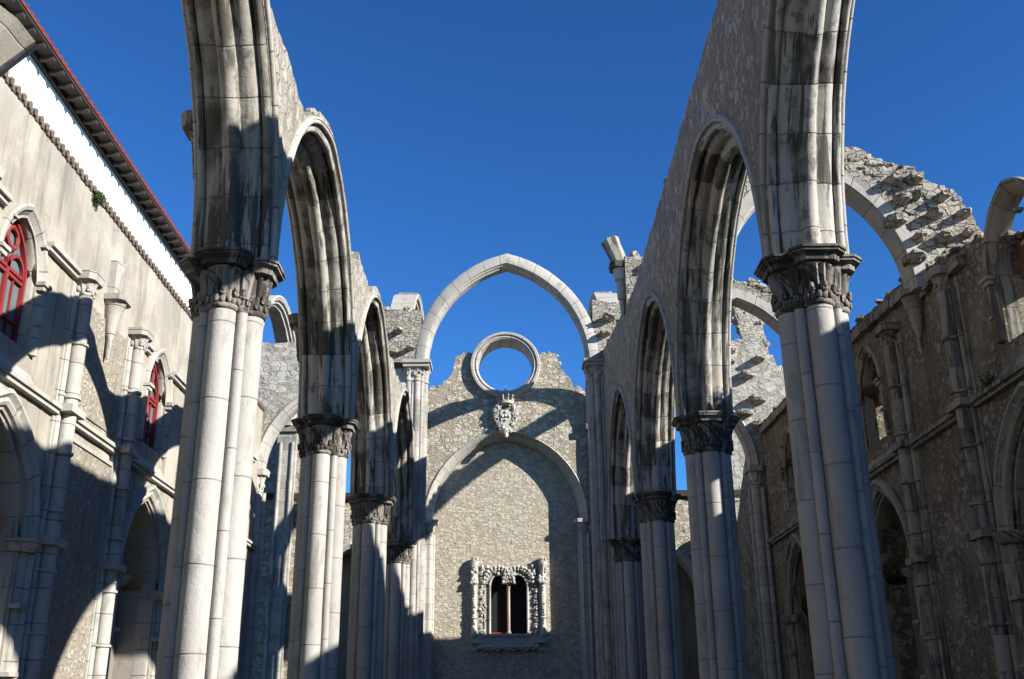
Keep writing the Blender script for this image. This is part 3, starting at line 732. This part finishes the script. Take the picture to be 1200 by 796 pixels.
# added wall under the bare arch on the right, top shaped to shade the end wall
t = thing('added_flank_wall', 'added brown wall, top sloped for its shadow, under the bare arch beyond the right aisle', 'wall', (9.2, 39.2, 0))
def flank_top(a):
    pts = [(35.4, 11.9), (37.4, 11.15), (40.0, 8.8), (41, 9.1), (43.3, 9.4)]
    for (a0, z0), (a1, z1) in zip(pts, pts[1:]):
        if a0 <= a <= a1: return z0+(z1-z0)*(a-a0)/(a1-a0)+.08*noise.noise(Vector((a*3, 8, 0)))
    return 9.4
m = MB(.02); m.band('Y', 8.95, 9.65, 35.46, 43.28, 0, flank_top, 40, 4); obj('masonry', m, M_RUB_S, t, 40)

# ------------------------------------------------------------------ diaphragm arches over the right aisle
def diaphragm(y, zs, label, tops, x0=4.5, x1=10.2, rocks=0, name='aisle_arch'):
    t = thing(name, label, 'arch', (6.6, y, 0), 'diaphragm arches over the right aisle')
    A_ = Arch('X', 6.62, y, zs, 1.92, 2.82)
    pr = [(-.33, .30), (-.33, .04), (-.26, .04), (-.24, 0), (.24, 0), (.26, .04), (.33, .04), (.33, .30)]
    m = MB(.008); A_.sweep(m, pr, 26); obj('arch_ring', m, M_CLEAN, t, 30)
    st = steps(int(y), .09, .5)
    def top(a):
        for (a0, z0), (a1, z1) in zip(tops, tops[1:]):
            if a0 <= a <= a1: return z0+(z1-z0)*(a-a0)/(a1-a0)+st(a)+.04*noise.noise(Vector((a*5, y, 0)))
        return tops[-1][1]
    def bot(a): return A_.z_at(a, .27) if abs(a-A_.mid) < 2.12 else (zs-.1 if a < 9.6 else zs-2)
    m = MB(.022); m.band('X', y-.3, y+.3, x0, x1, bot, top, 90, 5)
    for i in range(130):
        a = random.uniform(x0, x1); m.rock((a, y+random.uniform(-.28, .28), top(a)-.03), random.uniform(.05, .13), random.uniform(.07, .15), random.uniform(.03, .07), random.random()*3)
    for i in range(150):
        a = random.uniform(x0, x1); z = random.uniform(max(bot(a), A_.z_at(a, .5))+.1, top(a)-.1) if top(a)-.2 > max(bot(a), A_.z_at(a, .5)) else 0
        if z: m.rock((a, y-.3, z), random.uniform(.05, .13), .04, random.uniform(.04, .08), 0, 8, 5)
    obj('rubble_wall', m, M_RUB_D, t, 30)
    if rocks:
        m = MB()
        for (px, pz, s_) in ((8.35, 12.45, .2), (8.85, 12.5, .22), (8.5, 12.0, .2), (8.8, 12.1, .16), (8.3, 11.5, .24), (9.15, 11.65, .2), (9.35, 12.05, .16), (9.75, 11.65, .18), (8.75, 11.1, .17), (9.25, 11.1, .19), (8.6, 10.65, .26), (9.2, 10.25, .2), (9.8, 11.2, .14), (8.85, 10.0, .13), (9.6, 10.7, .13)):
            m = MB(); m.rock((px, y-.33, pz), s_*.85, .3, s_*.5, random.uniform(-.2, .2), 9, 6); obj('projecting_stone', m, M_RUB_D, t, 0)
    return t
diaphragm(20.1, 10.0, 'nearer arch over the right aisle under a stepped rubble gable with jutting stones', [(4.5, 13.1), (5.2, 13.25), (6.6, 13.5), (7.75, 13.35), (8.1, 13.05), (8.8, 12.95), (9.1, 12.6), (9.7, 12.25), (10.0, 11.75), (10.2, 11.2)], rocks=1)
diaphragm(27.5, 10.0, 'farther arch over the right aisle with thin stepped masonry above it', [(4.5, 13.2), (6.6, 13.5), (7.1, 13.42), (7.6, 13.1), (8.1, 12.85), (8.8, 12.0), (10.2, 11.0)])

# ------------------------------------------------------------------ side walls
def pilaster(par, X, sg, y, ztop, mat, ring=True):
    """bundle of three shafts against a side wall; sg = direction towards the nave"""
    m = MB(.004)
    zt = ztop-.45
    m.lathe(X+sg*.16, y, [(.15, q*zt/20) for q in range(21)], 16)
    for d in (-.23, .23): m.lathe(X+sg*.06, y+d, [(.07, q*zt/20) for q in range(21)], 10)
    m.box(min(X-sg*.05, X+sg*.05), max(X-sg*.05, X+sg*.05), y-.36, y+.36, 0, zt+.2)
    if ring:
        z = 1.0
        while z < zt-.3:
            m.lathe(X+sg*.16, y, [(.16, z-.03), (.19, z-.015), (.19, z+.03), (.16, z+.04)], 16)
            for d in (-.23, .23): m.lathe(X+sg*.06, y+d, [(.075, z-.02), (.1, z), (.1, z+.03), (.075, z+.04)], 10)
            z += 1.07
        for zb in (4.65, 7.1):
            if zb < zt: m.box(min(X, X+sg*.36), max(X, X+sg*.36), y-.33, y+.33, zb, zb+.14)
    p = obj('pilaster', m, mat, par)
    c = MB(.003); capital(c, X+sg*.15, y, .15, ztop-.16, zt, 20, 1.45, 6)
    c.prism(octo(X+sg*.1, y, .3, .2), ztop-.16, ztop, 1.08, X+sg*.1, y); obj('capital', c, mat, p, 40)

def side_wall(side, X, sg, rows, mids, ztop, label, mats, yspan, glazed):
    body, trim, niche = mats
    t = thing('side_wall', label, 'wall', (X, 15, 0))
    th = 1.15; xo = X-sg*th; xa, xb = min(X, xo), max(X, xo)
    edges = [yspan[0]]
    for a, b in zip(mids, mids[1:]): edges.append((a+b)/2)
    edges.append(yspan[1])
    m = MB(.012); nb = MB(.01); pan = MB(.006)
    for i, c in enumerate(mids):
        y0, y1 = edges[i], edges[i+1]
        N = Arch('Y', c, X-sg*.18, 4.65, 1.38, 1.92); wc = c-.22; W = Arch('Y', wc, X-sg*.20, 9.0, .70, 1.0)
        if side == 'R' and i == BROKEN: W = Arch('Y', c-.48, X-sg*.2, 9.1, .90, 1.12)
        wb = 7.8
        lo = lambda a: N.z_at(a, 0) if abs(a-c) < 1.38 else 0
        m.band('Y', xa, xb, y0, c-1.38, 0, ztop, 24, 5); m.band('Y', xa, xb, c+1.38, y1, 0, ztop, 24, 5)
        m.band('Y', xa, xb, c-1.38, c+1.38, lambda a: N.z_at(a, 0), 7.78, 24, 1)
        m.band('Y', xa, xb, c-1.38, W.mid-W.s, 7.78, ztop, 8, 3); m.band('Y', xa, xb, W.mid+W.s, c+1.38, 7.78, ztop, 8, 3)
        if side == 'R' and i < BROKEN:
            m.band('Y', xa, xb, wc-.7, wc+.7, 7.78, ztop, 10, 1)
        elif not (side == 'R' and i == BROKEN):
            m.band('Y', xa, xb, wc-.7, wc+.7, lambda a: W.z_at(a, 0), ztop, 16, 2)
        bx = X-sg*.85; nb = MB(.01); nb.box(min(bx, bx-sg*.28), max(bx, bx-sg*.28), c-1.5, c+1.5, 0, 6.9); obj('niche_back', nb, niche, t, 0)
    if side == 'R':
        for i in range(300):
            a = random.uniform(6, 34.5); m.rock((XRW+random.uniform(.0, 1.1), a, rwt(a)), random.uniform(.06, .17), random.uniform(.06, .17), random.uniform(.04, .1), random.random()*3)
    obj('wall_masonry', m, body, t, 40)
    for i, c in enumerate(mids):
        N = Arch('Y', c, X-sg*.18, 4.65, 1.38, 1.92); wc = c-.22; W = Arch('Y', wc, X-sg*.20, 9.0, .70, 1.0)
        if side == 'R' and i == BROKEN: W = Arch('Y', c-.48, X-sg*.2, 9.1, .90, 1.12)
        def P(lst): return [(sg*a, r) for a, r in lst]
        r1 = MB(.005); N.sweep(r1, P([(-.25, .0), (.06, -.06), (.12, -.04), (.14, .02), (.16, .06), (.24, .08), (.28, .14), (.26, .2), (.3, .24), (.34, .27), (.33, .33), (.26, .36), (.17, .36)]), 26, down=4.6)
        q = r1
        for s2 in (-1, 1):
            q.lathe(X+sg*.1, c+s2*1.5, [(.13, 4.45), (.2, 4.55), (.24, 4.65)], 12); q.lathe(X-sg*.05, c+s2*1.36, [(.1, 4.45), (.15, 4.55), (.18, 4.65)], 12)
            for z in (1.2, 2.4, 3.5): q.box(min(X, X+sg*.18), max(X, X+sg*.18), c+s2*1.5-.18, c+s2*1.5+.18, z, z+.07)
        for f in (.12, .3, .48, .66, .84):
            for s2 in (-1, 1):
                p0 = N.pt(sg*.2, .1, f, s2); p1 = N.pt(sg*.30, .33, f, s2); q.tube([p0, p1], .045, 6)
        obj('niche_arch', q, trim, t, 40)
        if side == 'R' and i < BROKEN: continue
        win = MB(.005)
        prw = P([(-.1, -.005), (.10, -.02), (.16, .0), (.2, .05), (.22, .06), (.25, .12), (.29, .14), (.31, .2), (.28, .25), (.18, .26)])
        if side == 'R' and i == BROKEN: W.sweep(win, prw, 20, down=1.25)
        else: W.sweep(win, prw, 20, down=1.25)
        q = win
        for s2 in (-1, 1):
            q.box(min(X, X+sg*.13), max(X, X+sg*.13), wc+s2*.83-.12, wc+s2*.83+.12, 8.93, 9.02); q.box(min(X, X+sg*.17), max(X, X+sg*.17), wc+s2*.83-.15, wc+s2*.83+.15, 9.02, 9.09)
            for z in (8.3, 9.7): q.box(min(X, X+sg*.14), max(X, X+sg*.14), wc+s2*(.85 if z < 9 else .62)-.07, wc+s2*(.85 if z < 9 else .62)+.07, z, z+.05)
        wn = obj('window', q, trim, t, 40); q = MB(.003)
        v = [q.vert((X+dx, wc+dy, z), (z, dy)) for dx, z in ((sg*.12, 7.2), (-sg*.2, 7.82), (-sg*.22, 7.2)) for dy in (-1.0, 1.0)]
        q.face(v[0], v[1], v[3], v[2]); q.face(v[2], v[3], v[5], v[4]); q.face(v[0], v[2], v[4]); q.face(v[1], v[5], v[3]); q.face(v[0], v[4], v[5], v[1])
        obj('window_sill', q, trim, wn, 40)
        if glazed:
            gx = X-sg*.26
            g = MB(); g.band('Y', gx-.01, gx+.01, wc-.7, wc+.7, 7.78, lambda a: W.z_at(a, 0), 16); obj('glass', g, M_GLASS, wn, 0)
            g = MB(); Wf = Arch('Y', wc, gx+sg*.05, 9.0, .66, .96)
            Wf.sweep(g, [(-.04, -.06), (.05, -.06), (.05, .0), (-.04, .0)], 16, down=1.25)
            g.box(gx+.012, gx+.08, wc-.045, wc+.045, 7.8, 9.25)
            for z in (8.95, 9.05, 8.2, 7.79): g.box(gx+.012, gx+.07, wc-.6, wc+.6, z, z+.06)
            for s2 in (-1, 1):
                h = Arch('Y', wc+s2*.3, gx+sg*.05, 9.08, .25, .28); h.sweep(g, [(-.03, 0), (.03, 0), (.03, .06), (-.03, .06)], 10)
                g.box(gx+.012, gx+.05, wc+s2*.31-.018, wc+s2*.31+.018, 7.8, 9.0)
            g.tube([(gx+.06, wc+.19*math.cos(q_*.331), 9.62+.19*math.sin(q_*.331)) for q_ in range(20)], .045, 6)
            obj('red_frame', g, M_RED, wn, 30)
        else:
            # added infill in the outer leaf keeps sun off the pillars; slit left open
            if i != BROKEN:
                g = MB(.01); g.band('Y', XRW+.72, XRW+1.13, wc-.74, wc+.26, 7.7, (lambda a: W.z_at(a, -.02)) if i != BROKEN else (lambda a: 9.2+.1*math.sin(a*7)), 12, 2); obj('sun_blocking_infill', g, M_RUB_S, wn, 40)
            # remains of tracery
            g = MB(.006); tx = X-sg*.5
            for s2 in (-1, 1):
                h = Arch('Y', wc+s2*.32, tx, 8.95, .25, .32); h.sweep(g, [(-.08, 0), (.08, 0), (.08, .1), (-.08, .1)], 10, f1=.9 if s2 == 1 else 1)
            for k in range(9): g.rock((tx, wc+random.uniform(-.5, .5), 9.3+random.uniform(-.1, .3)), .07, .09, .09)
            if i != BROKEN: obj('tracery', g, trim, wn, 40)
    # string course
    m = MB(.004); y0, y1 = yspan
    m.box(min(X, X+sg*.12), max(X, X+sg*.12), y0, y1, 7.04, 7.12); m.box(min(X, X+sg*.17), max(X, X+sg*.17), y0, y1, 7.12, 7.2); obj('string_course', m, trim, t, 20)
    for r in rows:
        for d in (-1.55, 1.55):
            if y0 < r+d < y1: pilaster(t, X, sg, r+d, 9.95 if side == 'L' else min(9.95, rwt(r+d)-.25), trim)
    # springers for the vanished aisle arches
    for r in rows:
        if r > y1-1 or (side == 'R' and r < 14): continue
        m = MB(.004); m.lathe(X+sg*.12, r, [(.02, 8.75), (.05, 8.85), (.06, 9.2), (.1, 9.3), (.12, 9.4), (.16, 9.7), (.24, 9.95), (.27, 10.0)], 12); m.prism(octo(X+sg*.12, r, .3, .2), 10.0, 10.12, 1.06, X+sg*.12, r)
        obj('vault_corbel', m, trim, t, 30)
        m = MB(.01)
        if side == 'L': m.box(X-.1, X+sg*.16, r-.2, r+.2, 10.12, 10.95, .03); obj('rib_stub', m, trim, t, 40)
    return t
BROKEN = 2
SROWS = [5.4-7.5, 5.4, 12.9, 20.4, 27.9]
SM = [1.65, 9.15, 16.65, 24.15, 31.6]
XLW, XRW = -8.35, 8.85
lw = side_wall('L', XLW, 1, SROWS, SM, 11.8, 'sunlit cream rendered wall on the left with red framed windows', (M_PLAST, M_CLEAN, M_NICHE), (-6, 34.7), True)
# cornice between the windows and pilasters of the left wall, stony panels
for i, c in enumerate(SM):
    m = MB(.004); a, b = c+.6, (c+2.2); m.box(XLW, XLW+.1, a, b, 9.78, 9.86); m.box(XLW, XLW+.16, a, b, 9.86, 9.95)
    obj('cornice', m, M_CLEAN, lw, 20)
    m = MB(.004); a, b = c-2.2, c-1.1; m.box(XLW, XLW+.1, a, b, 9.78, 9.86); m.box(XLW, XLW+.16, a, b, 9.86, 9.95)
    obj('cornice', m, M_CLEAN, lw, 20)
for r in SROWS:
    for z0_, z1_ in ((1.0, 6.75), (7.4, 9.6)):
        m = MB(.004); m.box(XLW-.01, XLW+.035, r-1.15, r+1.15, z0_, z1_, 0); obj('stony_panel', m, M_PANEL, lw, 0)
for r in SROWS:
    m = MB(.004)
    for y in (r-1.22, r+1.16): m.box(XLW, XLW+.07, y, y+.06, 1, 7.0)
    m.box(XLW, XLW+.07, r-1.16, r+1.16, 6.76, 6.84); obj('panel_frame', m, M_CLEAN, lw, 20)
# old coping tiles
m = MB()
y = -6
while y < 35:
    m.tube([(XLW-.3, y, 11.96), (XLW+.07, y, 11.88)], .07, 6); m.tube([(XLW-.3, y+.12, 11.88), (XLW+.04, y+.12, 11.83)], .05, 5); y += .235+random.uniform(-.02, .02)
m.box(XLW-1.1, XLW+.02, -6, 35, 11.8, 11.9)
obj('coping_tiles', m, M_OLDT, lw, 40)

# house above the left wall
h = thing('neighbouring_house', 'white limewashed upper storey with a red tiled eave above the left wall', 'house', (-10, 15, 12))
m = MB(); m.box(-16, XLW-.12, -8, 30.5, 11.9, 13.06); obj('wall', m, M_WHITE, h, 0)
m = MB()
ex = -8.12
m.box(-16, ex+.02, -8, 30.5, 13.03, 13.07)
y = -8
while y < 30.4:
    m.box(XLW-.2, ex, y, y+.09, 12.95, 13.03); y += .42
m.box(XLW-.11, XLW-.04, -8, 30.5, 12.93, 13.03)
obj('eave', m, M_EAVE, h, 0)
m = MB()
v = [m.vert(p) for p in ((ex+.04, -8, 13.08), (ex+.04, 30.5, 13.08), (-16, 30.5, 15.8), (-16, -8, 15.8), (ex+.04, -8, 13.14), (ex+.04, 30.5, 13.14), (-16, 30.5, 15.86), (-16, -8, 15.86))]
for f_ in ((0, 1, 2, 3), (4, 7, 6, 5), (0, 4, 5, 1), (1, 5, 6, 2), (3, 2, 6, 7), (0, 3, 7, 4)): m.face(*[v[i] for i in f_])
y = -8
while y < 30.4:
    m.tube([(ex+.05, y, 13.12), (ex-.6, y, 13.35)], .05, 6); y += .21
obj('tiled_roof', m, M_TILE, h, 40)

def rwt(a):
    pts = [(-6, 8.3), (8, 8.35), (11, 8.9), (14, 9.3), (16.0, 9.45), (17.15, 9.8), (17.5, 10.05), (18.5, 10.2), (21.2, 10.72), (24.7, 10.95), (30.8, 11.15), (34.7, 11.2)]
    for (a0, z0), (a1, z1) in zip(pts, pts[1:]):
        if a0 <= a <= a1: return z0+(z1-z0)*(a-a0)/(a1-a0)+.07*noise.noise(Vector((a*1.9, 5, 0)))+.04*noise.noise(Vector((a*7, 5, 0)))
    return 11
RW_STONES = True
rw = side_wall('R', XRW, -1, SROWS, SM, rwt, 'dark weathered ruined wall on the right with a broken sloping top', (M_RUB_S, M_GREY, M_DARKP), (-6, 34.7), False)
m = MB(.01)
for a, b in zip([10+.9*k for k in range(27)], [10.86+.9*k for k in range(27)]):
    if 13.5 < b and a < 17.4: continue
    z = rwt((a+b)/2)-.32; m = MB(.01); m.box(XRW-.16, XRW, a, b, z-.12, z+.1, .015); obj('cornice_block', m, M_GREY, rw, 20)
m = MB(.01); m.band('Y', XRW+.45, XRW+1.1, 16.1, 17.2, 9.0, lambda a: 9.75+.06*math.sin(a*9), 10, 2); obj('brick_patch', m, M_BRICK, rw, 30)

# broken vault rib on the left wall close to the camera
t = thing('broken_vault_rib', 'grey curved rib fragment jutting from the left wall in the top corner', 'rib', (XLW, 12.9, 10))
m = MB(.04); m.tube([(XLW-.1, 12.75, 9.9), (-8.0, 12.72, 10.35), (-7.55, 12.7, 10.85), (-7.2, 12.7, 11.3)], .42, 8, .52); obj('rib', m, M_GREY, t, 40)

# plants
def tuft(name, label, p, r, n):
    rr = random.Random(int(p[1]*10)); m = MB()
    for i in range(n):
        d = Vector((rr.uniform(-.5, 1), rr.uniform(-1, 1), rr.uniform(-.9, .8))).normalized()*r*rr.uniform(.3, 1)
        c = Vector(p)+d; a = Vector((rr.uniform(-1, 1), rr.uniform(-1, 1), rr.uniform(-1, 1))).normalized()*.035; b = a.cross(Vector((rr.uniform(-1, 1), rr.uniform(-1, 1), 1))).normalized()*.018
        v = [m.vert(q) for q in (c-a, c+b, c+a, c-b)]; m.face(*v)
    tag(obj(name, m, M_LEAF, None, 0), label, 'plant')
tuft('wall_plant', 'small green plant growing from the cream wall under the coping tiles', (XLW+.05, 18.98, 11.75), .19, 420)
tuft('wall_plant', 'small weed on the broken top of the right wall by the near window', (XRW+.3, 17.1, 10.2), .2, 200)
tuft('wall_plant', 'wispy plant on the string course of the right wall', (XRW-.1, 17.9, 7.35), .22, 200)
tuft('wall_plant', 'tiny weed on the right shoulder of the end wall beside the pier', (2.95, YB+.2, 15.35), .2, 160)
